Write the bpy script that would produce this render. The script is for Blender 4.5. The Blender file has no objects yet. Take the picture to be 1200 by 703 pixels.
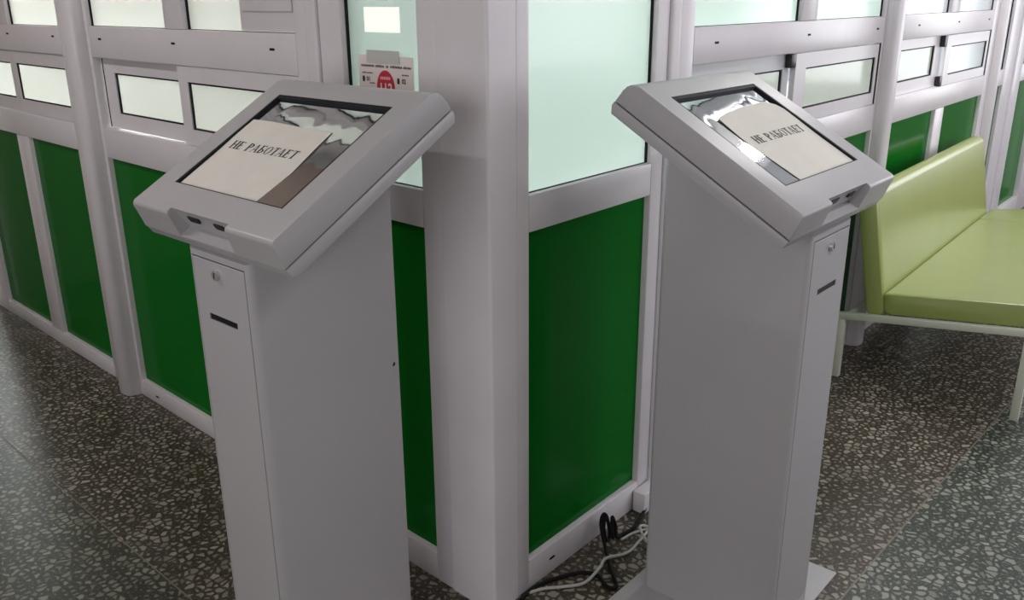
import bpy, bmesh, math, random
from mathutils import Vector, Matrix
random.seed(7)
SC = bpy.context.scene
COL = SC.collection
R = math.radians

# ------------------------------------------------------------------ camera
cam_d = bpy.data.cameras.new('camera')
cam = bpy.data.objects.new('camera', cam_d)
COL.objects.link(cam)
cam_d.sensor_width = 36.0
cam_d.lens = 1032.0876 / 1200.0 * 36.0
cam_d.clip_start = 0.02
yaw, pitch, roll = R(42.54311), R(18.94198), R(-0.37728)
fw = Vector((math.cos(yaw) * math.cos(pitch), math.sin(yaw) * math.cos(pitch), -math.sin(pitch)))
rt = fw.cross(Vector((0, 0, 1))).normalized()
up = rt.cross(fw)
r2 = rt * math.cos(roll) + up * math.sin(roll)
u2 = up * math.cos(roll) - rt * math.sin(roll)
m = Matrix((r2, u2, -fw)).transposed().to_4x4()
m.translation = Vector((-1.395, -1.348, 1.55))
cam.matrix_world = m
SC.camera = cam

# ------------------------------------------------------------------ world, exposure, large lights
world = bpy.data.worlds.new('world')
SC.world = world
world.use_nodes = True
world.node_tree.nodes['Background'].inputs[0].default_value = (0.80, 0.86, 1.0, 1)
world.node_tree.nodes['Background'].inputs[1].default_value = 0.6
SC.view_settings.view_transform = 'Standard'
SC.view_settings.look = 'None'
SC.view_settings.exposure = 0.0
SC.view_settings.gamma = 1.0
SC.view_settings.use_curve_mapping = False

def area_light(name, loc, direction, sx, sy, power, color):
    d = bpy.data.lights.new(name, 'AREA')
    d.shape = 'RECTANGLE'
    d.size, d.size_y = sx, sy
    d.energy = power
    d.color = color
    o = bpy.data.objects.new(name, d)
    COL.objects.link(o)
    o.location = loc
    o.rotation_euler = Vector(direction).to_track_quat('-Z', 'Y').to_euler()
    return o

HX0, HX1, HY0, HY1, HZ = -3.3, 6.9, -3.3, 4.6, 2.85       # hall extents
# daylight entering through the hall's and the office's outer windows
area_light('daylight_hall_window', (3.6, HY0 + 0.10, 1.75), (0, 1, -0.05), 4.8, 1.5, 56, (1.0, 0.955, 1.03))
area_light('daylight_side_window', (HX0 + 0.10, -0.9, 1.5), (1, 0, -0.05), 3.0, 1.6, 31, (1.0, 0.95, 0.94))
area_light('daylight_corridor_window', (HX1 - 0.10, -1.4, 1.7), (-1, 0, -0.05), 2.0, 1.8, 36, (0.96, 0.97, 1.0))
area_light('daylight_office_window', (1.7, HY1 - 0.12, 1.6), (0, -1, 0), 3.0, 1.7, 300, (0.93, 1.0, 1.0))
area_light('daylight_office_end_window', (HX1 - 0.12, 2.4, 1.6), (-1, 0, 0), 3.4, 1.7, 60, (1.0, 1.0, 1.0))
area_light('office_fill_light', (1.5, 2.2, HZ - 0.06), (0, 0, -1), 2.4, 3.2, 170, (0.97, 1.0, 0.98))  # unseen area light added to brighten the panes evenly

# ------------------------------------------------------------------ materials
def mat(name, color, rough=0.5, metal=0.0, spec=0.5, noise=0.0, nscale=8.0, bump=0.0, bscale=200.0, coat=0.0):
    m = bpy.data.materials.new(name)
    m.use_nodes = True
    nt = m.node_tree
    b = nt.nodes['Principled BSDF']
    b.inputs['Base Color'].default_value = (*color, 1)
    b.inputs['Roughness'].default_value = rough
    b.inputs['Metallic'].default_value = metal
    b.inputs['Specular IOR Level'].default_value = spec
    b.inputs['Coat Weight'].default_value = coat
    tc = nt.nodes.new('ShaderNodeTexCoord')
    if noise:
        n = nt.nodes.new('ShaderNodeTexNoise')
        n.inputs['Scale'].default_value = nscale
        n.inputs['Detail'].default_value = 4
        nt.links.new(tc.outputs['Object'], n.inputs['Vector'])
        mr = nt.nodes.new('ShaderNodeMapRange')
        mr.inputs[1].default_value = 0.3; mr.inputs[2].default_value = 0.7
        mr.inputs[3].default_value = 1 - noise; mr.inputs[4].default_value = 1 + noise * 0.4
        nt.links.new(n.outputs['Fac'], mr.inputs[0])
        vm = nt.nodes.new('ShaderNodeVectorMath'); vm.operation = 'SCALE'
        vm.inputs[0].default_value = color
        nt.links.new(mr.outputs[0], vm.inputs['Scale'])
        nt.links.new(vm.outputs[0], b.inputs['Base Color'])
    if bump:
        n2 = nt.nodes.new('ShaderNodeTexNoise')
        n2.inputs['Scale'].default_value = bscale
        n2.inputs['Detail'].default_value = 3
        nt.links.new(tc.outputs['Object'], n2.inputs['Vector'])
        bp = nt.nodes.new('ShaderNodeBump')
        bp.inputs['Strength'].default_value = bump
        bp.inputs['Distance'].default_value = 0.002
        nt.links.new(n2.outputs['Fac'], bp.inputs['Height'])
        nt.links.new(bp.outputs[0], b.inputs['Normal'])
    return m

M = {}
M['pvc'] = mat('white_pvc', (0.72, 0.69, 0.71), 0.33, noise=0.05, nscale=5)
M['pvc_grey'] = mat('grey_alu_profile', (0.60, 0.62, 0.63), 0.35)
M['green'] = mat('green_panel', (0.003, 0.150, 0.012), 0.15, spec=0.08, noise=0.08, nscale=2)
M['gasket'] = mat('black_rubber', (0.008, 0.011, 0.013), 0.6, spec=0.2)
M['clip'] = mat('black_plastic', (0.012, 0.012, 0.014), 0.35)
M['kiosk'] = mat('kiosk_powder_coat', (0.44, 0.43, 0.44), 0.38, noise=0.03, nscale=4, bump=0.05, bscale=350)
M['kiosk_dark'] = mat('kiosk_gap', (0.03, 0.03, 0.03), 0.7)
M['port'] = mat('port_black', (0.008, 0.008, 0.009), 0.4)
M['chrome'] = mat('lock_chrome', (0.62, 0.62, 0.63), 0.35, metal=0.7)
M['wall'] = mat('hall_plaster', (0.36, 0.31, 0.29), 0.8, noise=0.06, nscale=3)
M['ceiling_brown'] = mat('ceiling_beige_board', (0.72, 0.56, 0.49), 0.7, noise=0.05, nscale=3)
M['ceiling'] = mat('ceiling_paint', (0.66, 0.67, 0.68), 0.8, noise=0.03, nscale=2)
M['office'] = mat('office_paint', (0.86, 0.88, 0.84), 0.8)
M['lime'] = mat('lime_leatherette', (0.305, 0.360, 0.088), 0.30, spec=0.85, noise=0.05, nscale=6, bump=0.25, bscale=160)
M['cream'] = mat('cream_metal', (0.66, 0.67, 0.56), 0.4)
M['paper'] = mat('paper', (0.79, 0.76, 0.69), 0.85, noise=0.04, nscale=14)
M['ink'] = mat('ink', (0.03, 0.03, 0.03), 0.8)
M['red'] = mat('red_print', (0.55, 0.02, 0.05), 0.6)
M['pink'] = mat('pink_print', (0.85, 0.45, 0.47), 0.6)
M['notice'] = mat('notice_paper', (0.80, 0.72, 0.69), 0.6)
M['tape'] = mat('clear_tape', (0.55, 0.56, 0.52), 0.3)
M['cable_black'] = mat('cable_black', (0.006, 0.006, 0.006), 0.7, spec=0.2)
M['cable_grey'] = mat('cable_grey', (0.42, 0.41, 0.38), 0.5)
M['brass'] = mat('joint_strip', (0.20, 0.17, 0.12), 0.45, metal=0.3)
M['screed'] = mat('screed', (0.05, 0.045, 0.04), 0.9)

def glass_mat(name, tint, gloss=0.05):
    """obscured (frosted) safety glass: light from the room behind is scattered through it"""
    m = bpy.data.materials.new(name)
    m.use_nodes = True
    nt = m.node_tree
    nt.nodes.clear()
    out = nt.nodes.new('ShaderNodeOutputMaterial')
    tr = nt.nodes.new('ShaderNodeBsdfTranslucent')
    df = nt.nodes.new('ShaderNodeBsdfDiffuse')
    gl = nt.nodes.new('ShaderNodeBsdfGlossy')
    tr.inputs[0].default_value = (*tint, 1)
    df.inputs[0].default_value = (tint[0] * .6, tint[1] * .6, tint[2] * .6, 1)
    gl.inputs['Roughness'].default_value = 0.12
    a = nt.nodes.new('ShaderNodeMixShader'); a.inputs[0].default_value = 0.30
    nt.links.new(tr.outputs[0], a.inputs[1]); nt.links.new(df.outputs[0], a.inputs[2])
    fr = nt.nodes.new('ShaderNodeFresnel'); fr.inputs[0].default_value = 1.45
    mx = nt.nodes.new('ShaderNodeMixShader')
    nt.links.new(fr.outputs[0], mx.inputs[0])
    nt.links.new(a.outputs[0], mx.inputs[1]); nt.links.new(gl.outputs[0], mx.inputs[2])
    nt.links.new(mx.outputs[0], out.inputs[0])
    return m
M['glass_green'] = glass_mat('frosted_glass_green', (0.82, 0.90, 0.86))
M['glass_white'] = glass_mat('frosted_glass_white', (0.90, 0.90, 0.86))
M['glass_dim'] = glass_mat('frosted_glass_dim', (0.70, 0.72, 0.68))  # darker tint stands in for the weaker light behind the slot panes
M['glass_blue'] = glass_mat('frosted_glass_blue', (0.83, 0.86, 0.88))
M['lit'] = mat('pane_glow', (0.9, 0.9, 0.85), 0.5)  # emissive white imitating a lamp shining through the frosted pane
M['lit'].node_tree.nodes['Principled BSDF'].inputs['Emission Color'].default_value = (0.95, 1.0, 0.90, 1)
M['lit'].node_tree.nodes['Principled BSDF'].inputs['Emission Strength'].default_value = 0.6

def screen_mat():
    m = bpy.data.materials.new('screen_film')
    m.use_nodes = True
    nt = m.node_tree
    nt.nodes.clear()
    out = nt.nodes.new('ShaderNodeOutputMaterial')
    df = nt.nodes.new('ShaderNodeBsdfDiffuse'); df.inputs[0].default_value = (0.02, 0.022, 0.025, 1)
    gl = nt.nodes.new('ShaderNodeBsdfGlossy'); gl.inputs['Roughness'].default_value = 0.03
    gl.inputs[0].default_value = (0.92, 0.95, 0.97, 1)
    tc = nt.nodes.new('ShaderNodeTexCoord')
    mp = nt.nodes.new('ShaderNodeMapping'); mp.inputs['Scale'].default_value = (3.4, 1.6, 1)
    mp.inputs['Rotation'].default_value = (0, 0, R(28))
    nz = nt.nodes.new('ShaderNodeTexNoise'); nz.inputs['Scale'].default_value = 2.2; nz.inputs['Detail'].default_value = 1.5
    nz.inputs['Distortion'].default_value = 0.8
    nt.links.new(tc.outputs['Object'], mp.inputs[0]); nt.links.new(mp.outputs[0], nz.inputs['Vector'])
    bp = nt.nodes.new('ShaderNodeBump'); bp.inputs['Strength'].default_value = 0.055; bp.inputs['Distance'].default_value = 0.02
    nt.links.new(nz.outputs['Fac'], bp.inputs['Height']); nt.links.new(bp.outputs[0], gl.inputs['Normal'])
    mx = nt.nodes.new('ShaderNodeMixShader'); mx.inputs[0].default_value = 0.66
    nt.links.new(df.outputs[0], mx.inputs[1]); nt.links.new(gl.outputs[0], mx.inputs[2])
    nt.links.new(mx.outputs[0], out.inputs[0])
    return m
M['screen'] = screen_mat()

def terrazzo(name, base, chip_a, chip_b):
    m = bpy.data.materials.new(name)
    m.use_nodes = True
    nt = m.node_tree
    b = nt.nodes['Principled BSDF']
    b.inputs['Roughness'].default_value = 0.33
    b.inputs['Specular IOR Level'].default_value = 0.30
    geo = nt.nodes.new('ShaderNodeNewGeometry')
    wob = nt.nodes.new('ShaderNodeTexNoise'); wob.inputs['Scale'].default_value = 60; wob.inputs['Detail'].default_value = 2
    nt.links.new(geo.outputs['Position'], wob.inputs['Vector'])
    sub = nt.nodes.new('ShaderNodeVectorMath'); sub.operation = 'SUBTRACT'; sub.inputs[1].default_value = (.5, .5, .5)
    nt.links.new(wob.outputs['Color'], sub.inputs[0])
    sc = nt.nodes.new('ShaderNodeVectorMath'); sc.operation = 'SCALE'; sc.inputs['Scale'].default_value = 0.010
    nt.links.new(sub.outputs[0], sc.inputs[0])
    ad = nt.nodes.new('ShaderNodeVectorMath'); ad.operation = 'ADD'
    nt.links.new(geo.outputs['Position'], ad.inputs[0]); nt.links.new(sc.outputs[0], ad.inputs[1])
    def layer(scale, lo, soft, off):
        of = nt.nodes.new('ShaderNodeVectorMath'); of.operation = 'ADD'; of.inputs[1].default_value = (off, off * 2, 0)
        nt.links.new(ad.outputs[0], of.inputs[0])
        v = nt.nodes.new('ShaderNodeTexVoronoi'); v.voronoi_dimensions = '2D'; v.feature = 'DISTANCE_TO_EDGE'; v.inputs['Scale'].default_value = scale
        c = nt.nodes.new('ShaderNodeTexVoronoi'); c.voronoi_dimensions = '2D'; c.inputs['Scale'].default_value = scale
        nt.links.new(of.outputs[0], v.inputs['Vector']); nt.links.new(of.outputs[0], c.inputs['Vector'])
        sx = nt.nodes.new('ShaderNodeSeparateColor'); nt.links.new(c.outputs['Color'], sx.inputs[0])
        th = nt.nodes.new('ShaderNodeMath'); th.operation = 'MULTIPLY_ADD'
        nt.links.new(sx.outputs[0], th.inputs[0]); th.inputs[1].default_value = 0.30; th.inputs[2].default_value = lo
        df = nt.nodes.new('ShaderNodeMath'); df.operation = 'SUBTRACT'
        nt.links.new(v.outputs['Distance'], df.inputs[0]); nt.links.new(th.outputs[0], df.inputs[1])
        mr = nt.nodes.new('ShaderNodeMapRange'); mr.inputs[1].default_value = 0; mr.inputs[2].default_value = soft
        nt.links.new(df.outputs[0], mr.inputs[0])
        return mr, sx
    m1, s1 = layer(43, 0.05, 0.12, 0.0)
    m2, s2 = layer(95, 0.10, 0.08, 3.7)
    chip = nt.nodes.new('ShaderNodeMix'); chip.data_type = 'RGBA'
    chip.inputs[6].default_value = (*chip_a, 1); chip.inputs[7].default_value = (*chip_b, 1)
    nt.links.new(s1.outputs[1], chip.inputs[0])
    mix1 = nt.nodes.new('ShaderNodeMix'); mix1.data_type = 'RGBA'
    mix1.inputs[6].default_value = (*base, 1); mix1.inputs[7].default_value = (chip_a[0] * .55, chip_a[1] * .55, chip_a[2] * .55, 1)
    nt.links.new(m2.outputs[0], mix1.inputs[0])
    mix2 = nt.nodes.new('ShaderNodeMix'); mix2.data_type = 'RGBA'
    nt.links.new(m1.outputs[0], mix2.inputs[0]); nt.links.new(mix1.outputs[2], mix2.inputs[6]); nt.links.new(chip.outputs[2], mix2.inputs[7])
    # broad wear patches
    wr = nt.nodes.new('ShaderNodeTexNoise'); wr.inputs['Scale'].default_value = 1.7; wr.inputs['Detail'].default_value = 3
    nt.links.new(geo.outputs['Position'], wr.inputs['Vector'])
    mr = nt.nodes.new('ShaderNodeMapRange'); mr.inputs[1].default_value = .3; mr.inputs[2].default_value = .7; mr.inputs[3].default_value = .8; mr.inputs[4].default_value = 1.15
    nt.links.new(wr.outputs['Fac'], mr.inputs[0])
    vs = nt.nodes.new('ShaderNodeVectorMath'); vs.operation = 'SCALE'
    nt.links.new(mix2.outputs[2], vs.inputs[0]); nt.links.new(mr.outputs[0], vs.inputs['Scale'])
    nt.links.new(vs.outputs[0], b.inputs['Base Color'])
    return m
M['terrazzo'] = terrazzo('terrazzo_olive', (0.034, 0.035, 0.022), (0.15, 0.15, 0.11), (0.30, 0.29, 0.23))
M['terrazzo_red'] = terrazzo('terrazzo_brown', (0.048, 0.036, 0.026), (0.17, 0.155, 0.12), (0.36, 0.33, 0.27))
M['terrazzo_green'] = terrazzo('terrazzo_green', (0.034, 0.042, 0.031), (0.17, 0.18, 0.145), (0.34, 0.35, 0.30))

# ------------------------------------------------------------------ mesh helpers
def link(o, parent=None):
    COL.objects.link(o)
    if parent is not None:
        o.parent = parent
    return o

def tag(o, label=None, cat=None, group=None, kind=None):
    if label: o['label'] = label
    if cat: o['category'] = cat
    if group: o['group'] = group
    if kind: o['kind'] = kind
    return o

def build(name, bm, material, parent=None, origin=None, angle=35, recalc=True):
    """mesh object from a bmesh in world (or the parent's) coordinates; the origin is moved to its base"""
    if recalc:
        bmesh.ops.recalc_face_normals(bm, faces=bm.faces[:])
    xs = [v.co for v in bm.verts]
    if origin is None:
        lo = Vector((min(c.x for c in xs), min(c.y for c in xs), min(c.z for c in xs)))
        hi = Vector((max(c.x for c in xs), max(c.y for c in xs), max(c.z for c in xs)))
        origin = Vector(((lo.x + hi.x) / 2, (lo.y + hi.y) / 2, lo.z))
    origin = Vector(origin)
    for v in bm.verts:
        v.co -= origin
    me = bpy.data.meshes.new(name)
    bm.to_mesh(me)
    bm.free()
    for p in me.polygons:
        p.use_smooth = True
    me.set_sharp_from_angle(angle=R(angle))
    me.materials.append(material)
    o = bpy.data.objects.new(name, me)
    link(o, parent)
    base = Vector((0, 0, 0))
    if parent is not None and parent.get('world_origin') is not None:
        base = Vector(parent['world_origin'])
    o.location = origin - base
    o['world_origin'] = list(origin)
    return o

def empty(name, loc, rz=0.0):
    o = bpy.data.objects.new(name, None)
    o.empty_display_size = 0.1
    link(o)
    o.location = loc
    o.rotation_euler = (0, 0, rz)
    return o

def hexa(bm, pts, bevel=0.0, seg=2):
    """box from 8 points: index bits = (s, n, z)"""
    vs = [bm.verts.new(p) for p in pts]
    fs = [(0, 1, 3, 2), (4, 6, 7, 5), (0, 4, 5, 1), (2, 3, 7, 6), (0, 2, 6, 4), (1, 5, 7, 3)]
    faces = [bm.faces.new([vs[i] for i in f]) for f in fs]
    if bevel:
        es = list({e for f in faces for e in f.edges})
        bmesh.ops.bevel(bm, geom=es, offset=bevel, segments=seg, affect='EDGES', profile=0.5)

def box_bm(x0, x1, y0, y1, z0, z1, f=None, bevel=0.0, seg=2):
    bm = bmesh.new()
    f = f or (lambda x, y, z: Vector((x, y, z)))
    pts = [f((x0, x1)[i & 1], (y0, y1)[(i >> 1) & 1], (z0, z1)[(i >> 2) & 1]) for i in range(8)]
    hexa(bm, pts, bevel, seg)
    return bm

def prism_bm(profile, a0, a1, f, bevel=0.0, seg=2):
    """closed 2D profile [(p,q)] extruded along a; f(a,p,q) -> point"""
    bm = bmesh.new()
    A = [bm.verts.new(f(a0, p, q)) for p, q in profile]
    B = [bm.verts.new(f(a1, p, q)) for p, q in profile]
    n = len(profile)
    e0 = bm.faces.new(A); e1 = bm.faces.new(B[::-1])
    for i in range(n):
        bm.faces.new((A[i], B[i], B[(i + 1) % n], A[(i + 1) % n]))
    if bevel:
        es = list(e0.edges) + list(e1.edges)
        bmesh.ops.bevel(bm, geom=es, offset=bevel, segments=seg, affect='EDGES', profile=0.5)
    return bm

def arc(cx, cy, r, a0, a1, n=6):
    return [(cx + r * math.cos(R(a0 + (a1 - a0) * i / n)), cy + r * math.sin(R(a0 + (a1 - a0) * i / n))) for i in range(n + 1)]

def cyl_bm(center, axis, r0, r1, length, seg=24):
    bm = bmesh.new()
    bmesh.ops.create_cone(bm, cap_ends=True, segments=seg, radius1=r0, radius2=r1, depth=length)
    q = Vector((0, 0, 1)).rotation_difference(Vector(axis))
    bmesh.ops.transform(bm, matrix=Matrix.Translation(center) @ q.to_matrix().to_4x4(), verts=bm.verts[:])
    return bm

def cut(o, cutters):
    """boolean difference with bmesh cutters given in o's own parent's coordinates"""
    tmp = []
    for bm in cutters:
        bmesh.ops.recalc_face_normals(bm, faces=bm.faces[:])
        me = bpy.data.meshes.new('cutter'); bm.to_mesh(me); bm.free()
        c = bpy.data.objects.new('cutter', me); COL.objects.link(c)
        c.location = Vector((0, 0, 0))
        md = o.modifiers.new('cut', 'BOOLEAN'); md.operation = 'DIFFERENCE'; md.solver = 'EXACT'; md.object = c
        tmp.append(c)
    par = o.parent
    loc = o.location.copy()
    o.parent = None
    bpy.context.view_layer.update()
    dg = bpy.context.evaluated_depsgraph_get()
    me = bpy.data.meshes.new_from_object(o.evaluated_get(dg))
    o.modifiers.clear()
    old = o.data
    o.data = me
    me.name = old.name
    for p in me.polygons: p.use_smooth = True
    me.set_sharp_from_angle(angle=R(35))
    bpy.data.meshes.remove(old)
    for c in tmp:
        mm = c.data
        bpy.data.objects.remove(c); bpy.data.meshes.remove(mm)
    o.parent = par
    o.location = loc

def tube_bm(pts, r, seg=10, sub=6, closed=False):
    P = [Vector(p) for p in pts]
    out = []
    n = len(P)
    for i in range(n - 1):
        p0, p1, p2, p3 = P[max(i - 1, 0)], P[i], P[i + 1], P[min(i + 2, n - 1)]
        for k in range(sub):
            t = k / sub
            out.append(0.5 * ((2 * p1) + (-p0 + p2) * t + (2 * p0 - 5 * p1 + 4 * p2 - p3) * t * t + (-p0 + 3 * p1 - 3 * p2 + p3) * t ** 3))
    out.append(P[-1])
    bm = bmesh.new()
    rings = []
    prev = None
    for i, p in enumerate(out):
        d = (out[min(i + 1, len(out) - 1)] - out[max(i - 1, 0)]).normalized()
        ref = prev if prev is not None else (Vector((0, 0, 1)) if abs(d.z) < .9 else Vector((1, 0, 0)))
        a = (ref - d * ref.dot(d)).normalized()
        prev = a
        b = d.cross(a)
        rings.append([bm.verts.new(p + (a * math.cos(2 * math.pi * j / seg) + b * math.sin(2 * math.pi * j / seg)) * r) for j in range(seg)])
    for i in range(len(rings) - 1):
        for j in range(seg):
            bm.faces.new((rings[i][j], rings[i][(j + 1) % seg], rings[i + 1][(j + 1) % seg], rings[i + 1][j]))
    bm.faces.new(rings[0][::-1]); bm.faces.new(rings[-1])
    return bm

# ------------------------------------------------------------------ the setting: floor, ceiling, hall and office shell
floor = build('floor', box_bm(HX0, HX1, HY0, HY1, -0.06, -0.02), M['screed'])
tag(floor, 'speckled olive terrazzo floor of the hall', None, None, 'structure')
gx = [HX0, -2.55, -0.508, 2.55, HX1]
gy = [HY0, -2.68, -0.651, 3.3, HY1]
tz = {(2, 2): 'terrazzo_red', (2, 1): 'terrazzo_green', (3, 1): 'terrazzo_green', (3, 2): 'terrazzo_red'}
for i in range(4):
    for j in range(4):
        bm = box_bm(gx[i] + .0022, gx[i + 1] - .0022, gy[j] + .0022, gy[j + 1] - .0022, -0.02, 0.0, bevel=0.001, seg=1)
        build('terrazzo_slab', bm, M[tz.get((i, j), 'terrazzo')], floor)
for x in gx[1:4]:
    build('joint_strip', box_bm(x - .002, x + .002, HY0, HY1, -0.02, -0.0006), M['brass'], floor)
for y in gy[1:4]:
    build('joint_strip', box_bm(HX0, HX1, y - .002, y + .002, -0.02, -0.0008), M['brass'], floor)

ceiling = build('ceiling', box_bm(HX0, HX1, HY0, 0.0, HZ, HZ + 0.1), M['ceiling'])
tag(build('ceiling_corridor', box_bm(HX0, -0.03, 0.0, HY1, HZ, HZ + 0.1), M['ceiling_brown']), 'beige board ceiling of the left corridor', None, None, 'structure')
tag(build('ceiling_office', box_bm(-0.03, HX1, 0.0, HY1, HZ, HZ + 0.1), M['office']), 'white office ceiling', None, None, 'structure')
tag(ceiling, 'plain white ceiling above the hall', None, None, 'structure')

def wall_with_window(name, axis, at, lo, hi, w0, w1, z0, z1, material, label):
    """outer wall 0.2 thick with one window opening; axis 'x' = the wall runs along x"""
    bm = bmesh.new()
    def add(a0, a1, b0, b1):
        t0, t1 = (at - .2, at) if at < 0 else (at, at + .2)
        f = (lambda a, n, z: Vector((a, n, z))) if axis == 'x' else (lambda a, n, z: Vector((n, a, z)))
        hexa(bm, [f((a0, a1)[i & 1], (t0, t1)[(i >> 1) & 1], (b0, b1)[(i >> 2) & 1]) for i in range(8)])
    add(lo, w0, -0.06, HZ + .1); add(w1, hi, -0.06, HZ + .1); add(w0, w1, -0.06, z0); add(w0, w1, z1, HZ + .1)
    o = build(name, bm, material)
    return tag(o, label, None, None, 'structure')
wall_with_window('wall_hall_rear', 'x', HY0, HX0 - .2, HX1 + .2, 1.2, 6.0, 1.0, 2.5, M['wall'], 'plastered hall wall with a wide window')
wall_with_window('wall_hall_side', 'y', HX0, HY0, HY1, -2.4, 0.6, 0.7, 2.3, M['wall'], 'plastered hall side wall with a window')
wall_with_window('wall_corridor_end', 'y', HX1, HY0, 0.0, -2.4, -0.4, 0.85, 2.75, M['wall'], 'corridor end wall with a window')
wall_with_window('wall_office_rear', 'x', HY1, HX0 - .2, HX1 + .2, 0.2, 3.2, 0.75, 2.45, M['office'], 'pale office wall with a long window')
wall_with_window('wall_office_end', 'y', HX1, 0.0, HY1, 0.7, 4.1, 0.75, 2.45, M['office'], 'pale office end wall with a window')
bm = box_bm(HX0, -0.02, 3.80, 3.95, 0.0, HZ)
tag(build('wall_corridor_left_end', bm, M['wall']), 'brownish plaster wall closing the left corridor', None, None, 'structure')

# ------------------------------------------------------------------ ceiling lamps of the hall
def batten(x, y, rz, length, power, label):
    root = empty('ceiling_lamp', (x, y, HZ), rz)
    build('housing', box_bm(-length / 2, length / 2, -.09, .09, -.035, 0.0, None, .006), M['pvc'], root)
    for sx in (-1, 1):
        build('end_cap', box_bm(sx * length / 2 - .012, sx * length / 2 + .012, -.094, .094, -.045, -.001, None, .004), M['pvc_grey'], root)
    d = bpy.data.lights.new('lamp_tube', 'AREA'); d.shape = 'RECTANGLE'; d.size, d.size_y = length - .06, .07
    d.energy = power; d.color = (1.0, 0.97, 0.97)
    o = bpy.data.objects.new('lamp_tube', d); link(o, root); o.location = (0, 0, -.042)
    return tag(root, label, 'lamp', 'ceiling lamps')
batten(3.3, -0.10, R(2.2), 1.25, 23, 'batten ceiling lamp over the lime bench')
batten(0.55, -1.55, 0.0, 1.25, 13, 'added fill batten lamp in front of the corner column')  # unseen lamp, added for more light from overhead
batten(-1.6, 2.0, R(90), 1.25, 22, 'added fill batten lamp at the mouth of the left corridor')  # unseen lamp, added to brighten the left partition's rails

# ------------------------------------------------------------------ glazed partition
AR, AL = R(2.2), R(-0.7)
dR = Vector((math.cos(AR), math.sin(AR), 0)); nR = Vector((math.sin(AR), -math.cos(AR), 0))
dL = Vector((-math.sin(AL), math.cos(AL), 0)); nL = Vector((-math.cos(AL), -math.sin(AL), 0))
def PR(s, n, z): return dR * s + nR * n + Vector((0, 0, z))
def PL(s, n, z): return dL * s + nL * n + Vector((0, 0, z))
ZT = 2.20      # head of the windows
DEP = 0.060

def profile(name, F, par, s0, s1, z0, z1, n1=0.0, n0=-DEP, bev=0.004, m='pvc'):
    return build(name, box_bm(s0, s1, n0, n1, z0, z1, F, bev, 2), M[m], par)

def drain(F, par, s, z):
    bm = prism_bm([(s + p, z + q) for p, q in arc(-.009, 0, .0035, 90, 270, 4) + arc(.009, 0, .0035, -90, 90, 4)], -.002, .0012, lambda a, p, q: F(p, a, q))
    return build('drain_hole', bm, M['gasket'], par)

def pane(F, par, s0, s1, z0, z1, n=-0.022, m='glass_white', name='glass_pane', g=0.006, gm='gasket', gb=0.0016):
    o = build(name, box_bm(s0 - .006, s1 + .006, n - .006, n, z0 - .006, z1 + .006, F), M[m], par)
    bm = bmesh.new()
    for a0, a1, b0, b1 in ((s0, s0 + g, z0, z1), (s1 - g, s1, z0, z1), (s0 + g, s1 - g, z0, z0 + gb), (s0 + g, s1 - g, z1 - g, z1)):
        hexa(bm, [F((a0, a1)[i & 1], (n + .0002, n + .006)[(i >> 1) & 1], (b0, b1)[(i >> 2) & 1]) for i in range(8)])
    build('gasket', bm, M[gm], o)
    return o

def green(F, par, s0, s1, z0, z1, n=-0.020):
    o = build('green_panel', box_bm(s0 - .006, s1 + .006, n - .012, n, z0 - .006, z1 + .006, F), M['green'], par)
    return o

def sash(F, par, s0, s1, z0, z1, ps0, ps1, pz0, pz1, n1, m='pvc', gm='glass_white', n_th=0.020):
    """sliding transaction sash: stiles and rails round a pane"""
    bm = bmesh.new()
    for a0, a1, b0, b1 in ((s0, ps0, z0, z1), (ps1, s1, z0, z1), (ps0, ps1, z0, pz0), (ps0, ps1, pz1, z1)):
        if a1 - a0 > .002 and b1 - b0 > .002:
            hexa(bm, [F((a0, a1)[i & 1], (n1 - n_th, n1)[(i >> 1) & 1], (b0, b1)[(i >> 2) & 1]) for i in range(8)])
    o = build('sliding_sash', bm, M[m], par)
    pane(F, o, ps0, ps1, pz0, pz1, n1 - .010, gm, gb=0.005)
    return o

def rounded_post(F, par, s0, s1, n1, z1=2.55):
    w = (s1 - s0) / 2; c = (s0 + s1) / 2
    pr = []
    for i in range(15):
        a = math.pi * i / 14
        ca, sa = math.cos(a), math.sin(a)
        pr.append((c + w * math.copysign(abs(ca) ** 0.6, ca), n1 * abs(sa) ** 0.6))
    pr = [(s1, -DEP)] + pr + [(s0, -DEP)]
    return build('post', prism_bm(pr, 0.0, z1, lambda a, p, q: F(p, q, a), 0.003, 1), M['pvc'], par, angle=50)

# parents: the floor rails
wall_right = tag(build('wall_right', box_bm(0.095, 6.6, -DEP, -0.001, 0.0, 0.080, PR, .004), M['pvc']),
                 'white framed glazed partition with green panels on the right of the corner column', None, None, 'structure')
wall_left = tag(build('wall_left', box_bm(0.162, 3.66, -DEP, -0.001, 0.0, 0.070, PL, .004), M['pvc']),
                'white framed glazed partition with green panels on the left of the corner column', None, None, 'structure')
# corner column
def corner_pt(a, p, q): return Vector((p, q, a))
prof = [PR(0.096, 0, 0), PR(0.096, -0.09, 0), PL(0.16, -0.10, 0), PL(0.16, 0, 0)]
rr = 0.008
prof = [(p.x, p.y) for p in prof] + [(0.0, rr)] + [(rr - rr * math.cos(R(a)), rr - rr * math.sin(R(a))) for a in (22, 45, 67)] + [(rr, 0.0)]
col = build('trim_corner_column', prism_bm(prof, 0.0, 2.6, corner_pt), M['pvc'])
tag(col, 'white square corner column joining the two green partitions', None, None, 'structure')

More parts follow.
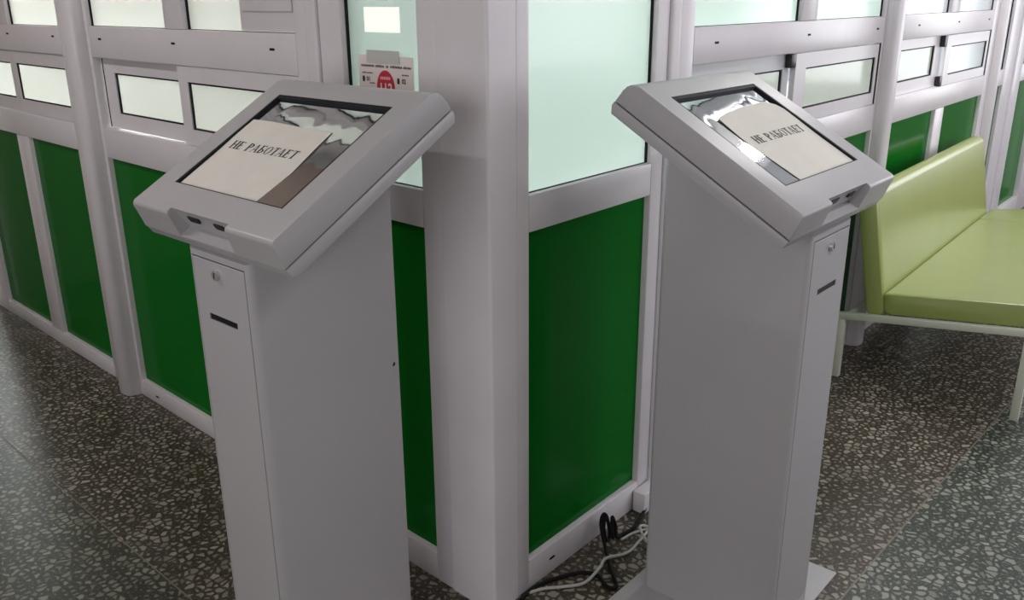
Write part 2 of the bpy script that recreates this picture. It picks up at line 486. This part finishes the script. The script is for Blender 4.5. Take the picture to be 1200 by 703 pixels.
# ---- right wall, corner unit
W = wall_right
profile('mullion', PR, W, 0.0965, 0.143, 0.0, 2.6)
profile('mullion', PR, W, 0.688, 0.747, 0.0, 2.6)
profile('bottom_rail', PR, W, 0.143, 0.688, 0.0, 0.092)
profile('rail', PR, W, 0.143, 0.688, 1.016, 1.108)
profile('rail', PR, W, 0.143, 0.688, ZT, ZT + .08)
green(PR, W, 0.143, 0.688, 0.092, 1.016)
pane(PR, W, 0.143, 0.688, 1.108, ZT, m='glass_green')
pane(PR, W, 0.143, 0.688, ZT + .08, 2.6, m='glass_green')
drain(PR, W, 0.245, 0.048)
rounded_post(PR, W, 0.752, 0.800, 0.010)
# ---- right wall, main units
def main_unit(F, W, m0, mr, wa, wb, ga, gb, zb, zg, zs, zh, zw, drains, gm1, gm2):
    """m0/mr: (s0,s1) of the outer mullions; wa, wb: upper windows; ga, gb: green panels; heights: bottom rail, green top, sill, header, window bottom"""
    profile('mullion', F, W, *m0, 0.0, 2.6); profile('mullion', F, W, *mr, 0.0, 2.6)
    lo, hi = sorted((m0, mr))[0][1], sorted((m0, mr))[1][0]
    profile('bottom_rail', F, W, lo, hi, 0.0, zb)
    profile('sill_rail', F, W, lo, hi, zg, zs)
    profile('header_rail', F, W, lo, hi, zh, zw)
    profile('head_rail', F, W, lo, hi, ZT, ZT + .08)
    a, b = sorted((wa, wb)); profile('mullion', F, W, a[1], b[0], zw, ZT)
    a2, b2 = sorted((ga, gb)); profile('mullion', F, W, a2[1], b2[0], zb, zg)
    green(F, W, *ga, zb, zg); green(F, W, *gb, zb, zg)
    pane(F, W, *wa, zw, ZT, m=gm1); pane(F, W, *wb, zw, ZT, m=gm2)
    pane(F, W, lo, hi, ZT + .08, 2.6, m=gm1)
    for s in drains: drain(F, W, s, 1.420)

main_unit(PR, W, (0.800, 0.889), (2.478, 2.492), (0.889, 1.632), (1.764, 2.478), (0.889, 1.62), (1.75, 2.478), 0.082, 1.000, 1.110, 1.362, 1.467,
          (1.024, 1.707, 2.405), 'glass_green', 'glass_green')
sash(PR, W, 0.889, 1.628, 1.112, 1.360, 0.96, 1.578, 1.165, 1.308, -0.030, 'pvc_grey', 'glass_dim')
sash(PR, W, 1.630, 2.478, 1.112, 1.358, 1.722, 2.440, 1.160, 1.306, -0.006, 'pvc', 'glass_dim')
build('sash_gap', box_bm(2.468, 2.478, -.008, -.003, 1.112, 1.360, PR), M['gasket'], W)
c = build('brush_clip', box_bm(1.588, 1.630, -.028, -.004, 1.312, 1.359, PR, .003), M['clip'], W)
rounded_post(PR, W, 2.492, 2.592, 0.055)
main_unit(PR, W, (2.592, 2.716), (4.303, 4.420), (2.718, 3.433), (3.584, 4.303), (2.716, 3.411), (3.558, 4.303), 0.082, 1.000, 1.110, 1.362, 1.467,
          (2.95, 3.60, 4.2), 'glass_blue', 'glass_blue')
sash(PR, W, 2.716, 3.440, 1.112, 1.360, 2.729, 3.351, 1.170, 1.314, -0.030, 'pvc', 'glass_dim')
sash(PR, W, 3.462, 4.303, 1.112, 1.358, 3.551, 4.255, 1.160, 1.304, -0.006, 'pvc', 'glass_blue')
build('brush_clip', box_bm(3.418, 3.462, -.028, -.004, 1.304, 1.358, PR, .003), M['clip'], W)
build('brush_clip', box_bm(3.418, 3.462, -.028, -.004, 1.112, 1.162, PR, .003), M['clip'], W)
build('sash_gap', box_bm(4.290, 4.303, -.008, -.003, 1.112, 1.360, PR), M['gasket'], W)
# ---- right wall, narrow unit and door beyond
rounded_post(PR, W, 4.420, 4.500, 0.040)
profile('mullion', PR, W, 4.500, 4.570, 0.0, 2.6); profile('mullion', PR, W, 4.785, 5.010, 0.0, 2.6)
profile('bottom_rail', PR, W, 4.570, 4.785, 0.0, 0.10); profile('rail', PR, W, 4.570, 4.785, 1.020, 1.115)
green(PR, W, 4.570, 4.785, 0.10, 1.020)
pane(PR, W, 4.570, 4.785, 1.115, 2.6, m='glass_blue')
profile('door_stile', PR, W, 5.010, 5.195, 0.0, 2.2, 0.012); profile('door_stile', PR, W, 5.80, 5.92, 0.0, 2.2, 0.012)
profile('door_rail', PR, W, 5.195, 5.80, 0.0, 0.148, 0.012); profile('door_rail', PR, W, 5.195, 5.80, 1.012, 1.12, 0.012)
green(PR, W, 5.195, 5.80, 0.148, 1.012); pane(PR, W, 5.195, 5.80, 1.12, 2.2, m='glass_blue')
profile('mullion', PR, W, 5.92, 6.89, 0.0, 2.6); profile('rail', PR, W, 5.01, 5.92, 2.2, 2.6)
profile('head_beam', PR, W, 0.0965, 6.89, 2.6, HZ, -0.002)

# ---- left wall, corner unit
W = wall_left
profile('mullion', PL, W, 0.1605, 0.226, 0.0, 2.6)
profile('mullion', PL, W, 0.510, 0.602, 0.0, 2.6)
profile('bottom_rail', PL, W, 0.226, 0.510, 0.0, 0.088)
profile('rail', PL, W, 0.226, 0.510, 1.018, 1.112)
profile('rail', PL, W, 0.226, 0.510, ZT, ZT + .08)
green(PL, W, 0.226, 0.510, 0.088, 1.018)
pane(PL, W, 0.226, 0.510, 1.112, ZT, m='glass_green')
pane(PL, W, 0.226, 0.510, ZT + .08, 2.6, m='glass_green')
rounded_post(PL, W, 0.604, 0.655, 0.010)
main_unit(PL, W, (0.656, 0.712), (2.026, 2.052), (0.712, 1.314), (1.437, 2.024), (0.712, 1.314), (1.437, 2.026), 0.072, 0.988, 1.100, 1.354, 1.463,
          (0.827, 1.392, 1.935), 'glass_white', 'glass_white')
sash(PL, W, 1.400, 2.010, 1.102, 1.352, 1.411, 1.927, 1.156, 1.302, -0.030, 'pvc', 'glass_white')
sash(PL, W, 0.712, 1.400, 1.102, 1.352, 0.760, 1.342, 1.154, 1.304, -0.006, 'pvc', 'glass_white')
build('sash_gap', box_bm(2.010, 2.020, -.034, -.030, 1.102, 1.352, PL), M['gasket'], W)
# opaque white board covering the inner half of the third window
bo = build('blind_board', box_bm(0.716, 0.994, -.021, -.010, 1.467, 2.1, PL, .003), M['pvc'], W)
build('blind_board_frame', box_bm(0.726, 0.975, -.010, -.004, 1.518, 2.05, PL, .004), M['pvc'], bo)
rounded_post(PL, W, 2.052, 2.158, 0.055)
main_unit(PL, W, (2.160, 2.298), (3.560, 3.798), (2.298, 2.831), (2.965, 3.560), (2.300, 2.833), (2.970, 3.560), 0.068, 0.987, 1.092, 1.352, 1.457,
          (2.361, 2.85, 3.3), 'glass_white', 'glass_white')
sash(PL, W, 2.298, 2.880, 1.094, 1.350, 2.303, 2.847, 1.148, 1.300, -0.010, 'pvc', 'glass_white')
sash(PL, W, 2.882, 3.560, 1.094, 1.350, 2.912, 3.50, 1.148, 1.300, -0.010, 'pvc', 'glass_white')
profile('head_beam', PL, W, 0.1605, 3.66, 2.6, HZ, -0.002)

# ------------------------------------------------------------------ information kiosks
KW, KD, HW, HL, KT, KZ, KV = 0.230, 0.372, 0.520, 0.479, 0.519, 1.143, -0.037
SI, STP, SBT = 0.063, 0.075, 0.081
ct, st_ = math.cos(KT), math.sin(KT)
def HD(u, l, n): return Vector((u, KV + l * ct - n * st_, KZ + l * st_ + n * ct))
US = HW / 2 - SI
L0, L1 = SBT, HL - STP

def make_kiosk():
    root = empty('information_kiosk', (0, 0, 0))
    build('base_plate', box_bm(-.285, .285, -.016, .408, 0.0, 0.006, None, .0015, 1), M['kiosk'], root)
    # cabinet column with sloping top
    def zt(v): return KZ + (-.088) / ct + (v - KV) * math.tan(KT)
    prof = [(0, 0.006), (KD, 0.006), (KD, zt(KD)), (0, zt(0))]
    bm = prism_bm(prof, -KW / 2, KW / 2, lambda a, p, q: Vector((a, p, q)))
    es = [e for e in bm.edges if abs(e.verts[0].co.z - e.verts[1].co.z) > .5]
    bmesh.ops.bevel(bm, geom=es, offset=.016, segments=5, affect='EDGES', profile=.5)
    body = build('cabinet', bm, M['kiosk'], root)
    du, dz0, dz1 = .0985, .045, 1.050
    cut(body, [box_bm(-du, du, -.02, .014, dz0, dz1)])
    build('door_recess', box_bm(-du + .0005, du - .0005, .0132, .0139, dz0 + .0005, dz1 - .0005), M['kiosk_dark'], root)
    door = build('service_door', box_bm(-du + .0022, du - .0022, -.0008, .013, dz0 + .0022, dz1 - .0032, None, .0008, 1), M['kiosk'], root)
    cut(door, [box_bm(-.053, .052, -.02, .009, .9165, .9305)])
    build('card_slot', box_bm(-.0525, .0515, .0012, .0085, .917, .930), M['port'], door).location -= Vector((0, 0, 0))
    lk = build('lock', cyl_bm((-.004, -.004, 1.022), (0, 1, 0), .0105, .0115, .009), M['chrome'], door)
    build('keyhole', box_bm(-.0052, -.0028, -.0092, -.0083, 1.016, 1.028), M['port'], lk)
    # head: front shell, an extruded profile (l, n) with rounded front and back edges
    rf, rb = .009, .034
    prof = [(-.008, -.060)] + [(-.002, -.02)] + arc(rf - .001, -rf, rf, 178, 90, 6) + arc(HL - rb + .004, -rb, rb, 90, 10, 8) + [(HL + .010, -.060)]
    fs = build('screen_housing', prism_bm(prof, -HW / 2, HW / 2, lambda a, p, q: HD(a, p, q), .003, 2), M['kiosk'], root)
    notch = bmesh.new()
    q = [(-.116, .03), (.106, .03), (.098, -.056), (-.106, -.056)]
    A = [notch.verts.new(HD(u, -.06, n)) for u, n in q]
    B = [notch.verts.new(HD(u, .010 if n > 0 else .022, n)) for u, n in q]
    notch.faces.new(A); notch.faces.new(B[::-1])
    for i in range(4): notch.faces.new((A[i], B[i], B[(i + 1) % 4], A[(i + 1) % 4]))
    cut(fs, [box_bm(-US, US, L0, L1, -.0085, .03, HD), notch])
    # back shell and the dark shadow gap
    build('seam', box_bm(-HW / 2 + .004, HW / 2 - .004, .004, HL + .004, -.066, -.0585, HD), M['kiosk_dark'], root)
    prof = [(-.006, -.0625), (HL + .011, -.0625), (HL + .013, -.072), (HL + .004, -.090), (.012, -.090), (-.004, -.082)]
    build('rear_housing', prism_bm(prof, -HW / 2, HW / 2, lambda a, p, q: HD(a, p, q), .003, 2), M['kiosk'], root)
    # display, its black surround
    scr = build('screen', box_bm(-US + .0005, US - .0005, L0 + .0005, L1 - .0005, -.0084, -.0070, HD), M['screen'], root)
    bm = bmesh.new()
    g = .011
    for a0, a1, b0, b1 in ((-US, -US + g * .55, L0, L1), (US - g * .55, US, L0, L1), (-US, US, L0, L0 + .003), (-US, US, L1 - g, L1)):
        hexa(bm, [HD((a0, a1)[i & 1], (b0, b1)[(i >> 1) & 1], (-.0072, -.0010)[(i >> 2) & 1]) for i in range(8)])
    build('screen_gasket', bm, M['gasket'], root)
    # connectors in the front notch
    def port(u, w, h, n):
        pr = [(u - w / 2, n + h / 2), (u + w / 2, n + h / 2), (u + w / 2, n - h * .1), (u + w * .38, n - h / 2), (u - w * .38, n - h / 2), (u - w / 2, n - h * .1)]
        build('connector_port', prism_bm(pr, .0140, .0240, lambda a, p, q: HD(p, a, q)), M['port'], root)
    port(-.046, .042, .013, -.022)
    port(.048, .034, .013, -.022)
    return root

def copy_tree(o, parent=None):
    c = o.copy()
    COL.objects.link(c)
    c.parent = parent
    for ch in list(o.children):
        copy_tree(ch, c)
    return c

K1 = (R(0.765), -0.541, 0.241)
K2 = (R(91.541), 0.489, -0.589)
kiosk = make_kiosk()
kiosk2 = copy_tree(kiosk)
for k, (a, x, y) in ((kiosk, K1), (kiosk2, K2)):
    k.location = (x, y, 0)
    k.rotation_euler = (0, 0, a - math.pi / 2)
tag(kiosk, 'grey metal touchscreen kiosk left of the white corner column', 'kiosk', 'information kiosks')
tag(kiosk2, 'grey metal touchscreen kiosk right of the white corner column, near the lime bench', 'kiosk', 'information kiosks')

bm = bmesh.new()
bm.faces.new([bm.verts.new((KW / 2 + .0004, .348 + a, .746 + b)) for a, b in ((-.004, -.003), (.003, -.004), (.005, .002), (.002, .007), (-.002, .004))])
chip = build('paint_chip', bm, M['port'], kiosk)
chip['label'] = 'small dark paint chip'
drain(PL, wall_left, 1.90, 0.034)

# ------------------------------------------------------------------ paper notes on the screens
def KP(k):
    a, x, y = k
    mtx = Matrix.Translation((x, y, 0)) @ Matrix.Rotation(a - math.pi / 2, 4, 'Z')
    return lambda u, l, n: mtx @ HD(u, l, n)

def letter(ch):
    """polygons of a condensed serif capital, height 1; returns (width, polys)"""
    T, t, s = .15, .075, .055
    def rect(x0, x1, y0, y1): return [(x0, y0), (x1, y0), (x1, y1), (x0, y1)]
    def stem(x, top=True, bot=True):
        o = [rect(x, x + T, 0, 1)]
        if bot: o.append(rect(x - .05, x + T + .05, 0, s))
        if top: o.append(rect(x - .05, x + T + .05, 1 - s, 1))
        return o
    def bowl(x0, x1, y0, y1, thick):
        cy, ry, rx = (y0 + y1) / 2, (y1 - y0) / 2, x1 - x0
        n = 12
        outer = [(x0 + rx * math.sin(math.pi * i / n), cy + ry * math.cos(math.pi * i / n)) for i in range(n + 1)]
        inner = [(x0 + (rx - thick) * math.sin(math.pi * i / n), cy + (ry - t) * math.cos(math.pi * i / n)) for i in range(n + 1)]
        return [[outer[i], outer[i + 1], inner[i + 1], inner[i]] for i in range(n)]
    if ch == 'Н': return .60, stem(.05) + stem(.43) + [rect(.1, .5, .48, .48 + t)]
    if ch == 'Е': return .52, stem(.05) + [rect(.1, .46, 0, t), rect(.1, .46, 1 - t, 1), rect(.1, .36, .49, .49 + t), rect(.43, .46, 0, .24), rect(.43, .46, .78, 1), rect(.34, .37, .40, .64)]
    if ch == 'Р': return .52, stem(.05) + bowl(.15, .50, .44, 1, T)
    if ch == 'А':
        return .60, [[(.26, 1), (.33, 1), (.09, 0), (.05, 0)], [(.26, 1), (.36, 1), (.57, 0), (.44, 0)], rect(.14, .48, .30, .30 + t), rect(-.01, .15, 0, s), rect(.39, .62, 0, s)]
    if ch == 'Б': return .53, stem(.05) + bowl(.15, .51, 0, .58, T) + [rect(.1, .46, 1 - t, 1), rect(.43, .46, .76, 1)]
    if ch == 'О':
        n = 24; o = []
        for i in range(n):
            a0, a1 = 2 * math.pi * i / n, 2 * math.pi * (i + 1) / n
            o.append([(.30 + .28 * math.cos(a0), .5 + .51 * math.sin(a0)), (.30 + .28 * math.cos(a1), .5 + .51 * math.sin(a1)),
                      (.30 + .165 * math.cos(a1), .5 + .455 * math.sin(a1)), (.30 + .165 * math.cos(a0), .5 + .455 * math.sin(a0))])
        return .60, o
    if ch == 'Т': return .54, [rect(.205, .205 + T, 0, 1), rect(.14, .40, 0, s), rect(.02, .52, 1 - t, 1), rect(.02, .05, .76, 1), rect(.49, .52, .76, 1)]
    return .30, []

def text_bm(text, fmap, u0, u1, l0, l1):
    """lay the word out between u0 and u1 with cap height l1-l0; fmap(u, l) -> point on the sheet"""
    items, x = [], 0
    for ch in text:
        w, polys = letter(ch)
        items.append((x, polys)); x += w + .055
    sx, sy = (u1 - u0) / x, (l1 - l0)
    bm = bmesh.new()
    for x0, polys in items:
        for p in polys:
            vs = [bm.verts.new(fmap(u0 + (x0 + a) * sx, l0 + b * sy)) for a, b in p]
            bm.faces.new(vs)
    return bm

def note(k, edge, tu0, tu1, tl0, tl1, wave, label):
    """a printed sheet: smooth closed outline in (u,l), slightly wavy, lying on the screen"""
    P3 = KP(k)
    us = [p[0] for p in edge]; ls = [p[1] for p in edge]
    def h(u, l):
        d = 0.0006 + wave * (0.5 + 0.5 * math.sin(17 * u + 2.2 * math.sin(14 * l))) * (0.35 + 0.65 * ((l - min(ls)) / (max(ls) - min(ls))) ** 2)
        return -.0070 + d
    bm = bmesh.new()
    # boundary fan grid: scale the outline about its centre in rings so that the sheet can curl
    cu, cl = sum(us) / len(us), sum(ls) / len(ls)
    dense = []
    for i in range(len(edge)):
        a, b = edge[i], edge[(i + 1) % len(edge)]
        for j in range(6):
            dense.append((a[0] + (b[0] - a[0]) * j / 6, a[1] + (b[1] - a[1]) * j / 6))
    rings = []
    for rI in range(1, 9):
        f = rI / 8
        rings.append([bm.verts.new(P3(cu + (u - cu) * f, cl + (l - cl) * f, h(cu + (u - cu) * f, cl + (l - cl) * f))) for u, l in dense])
    c = bm.verts.new(P3(cu, cl, h(cu, cl)))
    nn = len(dense)
    for i in range(nn):
        bm.faces.new((c, rings[0][i], rings[0][(i + 1) % nn]))
        for r_ in range(7):
            bm.faces.new((rings[r_][i], rings[r_ + 1][i], rings[r_ + 1][(i + 1) % nn], rings[r_][(i + 1) % nn]))
    # give the sheet its thickness
    bmesh.ops.recalc_face_normals(bm, faces=bm.faces[:])
    ret = bmesh.ops.extrude_face_region(bm, geom=bm.faces[:])
    nrm = P3(0, 0, 1) - P3(0, 0, 0)
    for v in [g for g in ret['geom'] if isinstance(g, bmesh.types.BMVert)]:
        v.co += nrm * 0.0003
    o = build('paper_note', bm, M['paper'], None, angle=60)
    t = build('lettering', text_bm('НЕ РАБОТАЕТ', lambda u, l: P3(u, l, h(u, l) + .0007), tu0, tu1, tl0, tl1), M['ink'], o, recalc=False)
    t['label'] = 'black serif lettering НЕ РАБОТАЕТ'
    tag(o, label, 'paper', 'out of order notes')
    return o

note(K1, [(-.190, .312), (-.12, .3135), (-.02, .312), (.096, .310), (.098, .290), (.104, .240), (.109, .180), (.104, .138), (.098, .086),
          (-.05, .0855), (-.188, .0855), (-.190, .16), (-.191, .25)], -.168, .074, .214, .2395, .0030, 'white НЕ РАБОТАЕТ note on the screen of the left kiosk')
note(K2, [(-.121, .312), (-.06, .327), (.02, .336), (.079, .3385), (.150, .337), (.178, .320), (.189, .30), (.190, .20), (.190, .0865),
          (.05, .0865), (-.108, .0865), (-.112, .125), (-.117, .167), (-.124, .244)], -.088, .160, .214, .2395, .0035, 'white НЕ РАБОТАЕТ note on the screen of the right kiosk')

# ------------------------------------------------------------------ emergency notice and glow patch on the corner pane
def font_mesh(text, size, place, name, material, parent, bold=0.0):
    c = bpy.data.curves.new(name, 'FONT')
    c.body = text; c.size = size; c.align_x = 'CENTER'; c.offset = bold
    o = bpy.data.objects.new(name, c); COL.objects.link(o)
    bpy.context.view_layer.update()
    me = bpy.data.meshes.new_from_object(o.evaluated_get(bpy.context.evaluated_depsgraph_get()))
    bpy.data.objects.remove(o); bpy.data.curves.remove(c)
    bm = bmesh.new(); bm.from_mesh(me); bpy.data.meshes.remove(me)
    for v in bm.verts: v.co = place(v.co.x, v.co.y)
    return build(name, bm, material, parent, recalc=False)

nb = -0.0155       # in front of the pane
S0, S1, NZ0, NZ1 = 0.258, 0.464, 1.272, 1.419
sign = build('emergency_notice', box_bm(S0, S1, nb, nb + .0012, NZ0, NZ1, PL), M['notice'])
tag(sign, 'small printed notice with a red 112 oval taped to the corner pane', 'notice')
def NP(x, y, lift=.0016): return PL((S0 + S1) / 2 - x, nb + lift, NZ1 - .5 * (NZ1 - NZ0) + y)   # x to the reader's right
def dash(x0, x1, y0, y1, m='ink', lift=.0016):
    bm = bmesh.new()
    bm.faces.new([bm.verts.new(NP(x, y, lift)) for x, y in ((x0, y0), (x1, y0), (x1, y1), (x0, y1))])
    return bm
bm = bmesh.new()
random.seed(3)
def dashes(x0, x1, y, h, words):
    x = x0
    for wl in words:
        e = min(x + wl, x1)
        xx = x
        while xx < e - .002:
            ww = random.uniform(.0022, .0036)
            hh = h * random.uniform(.75, 1.0)
            bm.faces.new([bm.verts.new(NP(a, b)) for a, b in ((xx, y), (xx + ww, y), (xx + ww, y + hh), (xx, y + hh))])
            xx += ww + .0013
        x = e + .005
dashes(-.092, .095, .046, .006, (.050, .036, .011, .043, .036))
dashes(-.090, .0, .030, .0035, (.044,))
dashes(.062, .095, .030, .0035, (.026,))
dashes(-.062, -.035, .006, .0035, (.022,))
build('small_print', bm, M['ink'], sign, recalc=False)['kind'] = 'stuff'
ov = bmesh.new()
ov.faces.new([ov.verts.new(NP(.0 + .034 * math.cos(a), -.002 + .042 * math.sin(a), .0016)) for a in [2 * math.pi * i / 40 for i in range(40)]])
build('red_oval', ov, M['red'], sign, recalc=False)
font_mesh('112', .034, lambda x, y: NP(x, y - .014, .0024), 'number_112', M['notice'], sign, .0008)
pb = bmesh.new()
for i in range(6):
    x = -.019 + i * .0065
    pb.faces.new([pb.verts.new(NP(a, b, .0024)) for a, b in ((x, .018), (x + .005, .018), (x + .005, .025), (x, .025))])
build('oval_print', pb, M['pink'], sign, recalc=False)
for tx, ty, tt in ((-.066, .012, '01'), (.068, .012, '02'), (-.052, -.012, '101'), (.084, -.012, '102')):
    font_mesh(tt, .015 if len(tt) == 2 else .012, lambda x, y: NP(x + tx, y + ty), 'number_' + tt, M['ink'], sign, .0005)
for tx in (-.085, .048):
    bm = bmesh.new()
    bm.faces.new([bm.verts.new(NP(tx + a, .016 + b)) for a, b in ((-.004, -.006), (.004, -.006), (.005, .003), (.003, .008), (-.003, .008), (-.005, .003))])
    build('pictogram', bm, M['ink'], sign, recalc=False)
build('tape', box_bm(.305, .428, nb + .0028, nb + .0034, 1.402, 1.432, PL), M['tape'], sign)
glow_patch = build('pane_glow', box_bm(.307, .439, -.0218, -.0195, 1.473, 1.531, PL, .0006, 1), M['lit'])  # glowing patch in place of lamp light coming through the glass
tag(glow_patch, 'small glowing white patch imitating light through the corner pane above the notice', 'pane glow')

# ------------------------------------------------------------------ lime bench
def cushion(name, x0, x1, prof, F, parent, rx=.025):
    """upholstered block: rounded profile (p,q) extruded along x with rounded ends"""
    n = len(prof)
    cp, cq = sum(p for p, _ in prof) / n, sum(q for _, q in prof) / n
    bm = bmesh.new()
    secs = []
    N = 5
    for side in (0, 1):
        rng = range(N + 1) if side == 0 else range(N, -1, -1)
        for i in rng:
            a = math.pi / 2 * i / N
            ins = rx * (1 - math.sin(a)); off = rx * (1 - math.cos(a))
            x = x0 + rx - rx * math.cos(a) if side == 0 else x1 - rx + rx * math.cos(a)
            ring = []
            for p, q in prof:
                d = math.hypot(p - cp, q - cq)
                k = max(0, 1 - ins / d)
                ring.append(bm.verts.new(F(x, cp + (p - cp) * k, cq + (q - cq) * k)))
            secs.append(ring)
    for a, b in zip(secs, secs[1:]):
        for i in range(n):
            bm.faces.new((a[i], b[i], b[(i + 1) % n], a[(i + 1) % n]))
    bm.faces.new(secs[0][::-1]); bm.faces.new(secs[-1])
    return build(name, bm, M['lime'], parent, angle=60)

def round_rect(x0, x1, y0, y1, r, n=5, crown=0.0):
    o = arc(x1 - r, y1 - r, r, 0, 90, n) + arc(x0 + r, y1 - r, r, 90, 180, n) + arc(x0 + r, y0 + r, r, 180, 270, n) + arc(x1 - r, y0 + r, r, 270, 360, n)
    return o

bench = empty('waiting_bench', (2.118, -0.018, 0), R(3.6))
tag(bench, 'lime green upholstered waiting bench with backrest on a cream metal frame', 'bench')
SLP = math.atan2(.080, .685)
def BX(x, y, z): return Vector((x, -y, z))                       # y = depth towards the front
def BS(x, p, q):                                                # seat frame: p along the tilted seat, q normal to it
    return Vector((x, -(p * math.cos(SLP) - q * math.sin(SLP)), .262 + p * math.sin(SLP) + q * math.cos(SLP)))
BLEN = 1.95
for x in (0.0, BLEN):
    build('seat_rail', box_bm(x - .014, x + .014, -.02, .70, 0.0, .028, BS, .003), M['cream'], bench)
    build('leg', box_bm(x - .014, x + .014, -.016, .014, 0.0, .262, BX, .003), M['cream'], bench)
    build('leg', box_bm(x - .014, x + .014, .672, .702, 0.0, .340, BX, .003), M['cream'], bench)
for p in (.03, .66):
    build('cross_rail', box_bm(.014, BLEN - .014, p - .014, p + .014, 0.0, .026, BS, .003), M['cream'], bench)
XS = 1.63
cushion('seat_cushion', .012, XS - .002, round_rect(.150, .73, .029, .118, .028), BS, bench)
cushion('seat_cushion', XS + .002, BLEN, round_rect(.150, .73, .029, .118, .028), BS, bench)
# backrest: leaning slab, p = thickness direction, q = height along the lean
LEAN = R(10.5)
def BB(x, p, q):
    return Vector((x, -(.165 - q * math.sin(LEAN) + p * math.cos(LEAN)), .285 + q * math.cos(LEAN) + p * math.sin(LEAN)))
bk = cushion('backrest', .010, 1.86, round_rect(-.075, 0.0, 0.0, .545, .036), BB, bench, .036)
for x in (.35, 1.5):
    build('backrest_bracket', box_bm(x - .02, x + .02, -.082, -.075, -.01, .30, BB, .002), M['cream'], bench)

# ------------------------------------------------------------------ cables and floor trunking behind the right kiosk
tag(build('cable_black', tube_bm([(.088, -.012, .006), (.141, -.006, .006), (.182, -.010, .006), (.245, -.034, .006), (.297, -.068, .006), (.309, -.104, .006),
                                  (.290, -.150, .006), (.292, -.171, .008), (.314, -.166, .006), (.357, -.113, .010), (.385, -.085, .012), (.43, -.04, .014),
                                  (.440, -.016, .070), (.454, -.014, .099), (.471, -.016, .078), (.472, -.026, .022), (.452, -.028, .016), (.446, -.022, .060),
                                  (.460, -.018, .088), (.476, -.022, .050), (.480, -.032, .012), (.488, -.022, .050), (.497, -.016, .070), (.506, -.022, .038), (.496, -.034, .010),
                                  (.520, -.036, .006), (.565, -.042, .006), (.617, -.030, .006), (.665, -.018, .012), (.71, -.012, .045), (.76, -.010, .09), (.80, -.012, .10)], .0054), M['cable_black']),
    'tangled black power cable on the floor at the foot of the right green panel', 'cable')
tag(build('cable_grey', tube_bm([(.118, -.006, .005), (.167, -.028, .005), (.208, -.062, .005), (.262, -.095, .005), (.329, -.097, .020), (.373, -.086, .022), (.457, -.102, .005),
                                 (.536, -.093, .005), (.581, -.085, .005), (.64, -.075, .005), (.72, -.04, .005)], .0045), M['cable_grey']),
    'thin grey cable lying on the floor in front of the right kiosk base', 'cable')
tag(build('cable_coil_grey', tube_bm([(.500, -.050, .005), (.56, -.060, .006), (.60, -.085, .006), (.585, -.125, .006), (.54, -.135, .006), (.53, -.118, .018), (.58, -.062, .018),
                                      (.62, -.100, .006), (.64, -.125, .006), (.68, -.13, .006)], .0040), M['cable_grey']),
    'loose loop of pale grey cable beside the right kiosk cabinet', 'cable')
trunk = build('trim_1', box_bm(.66, .95, .0015, .047, 0.0, .072, PR, .005), M['pvc'])
tag(trunk, 'short white trunking block at the foot of the right partition', None, None, 'structure')

for o in bpy.data.objects:
    if 'world_origin' in o: del o['world_origin']
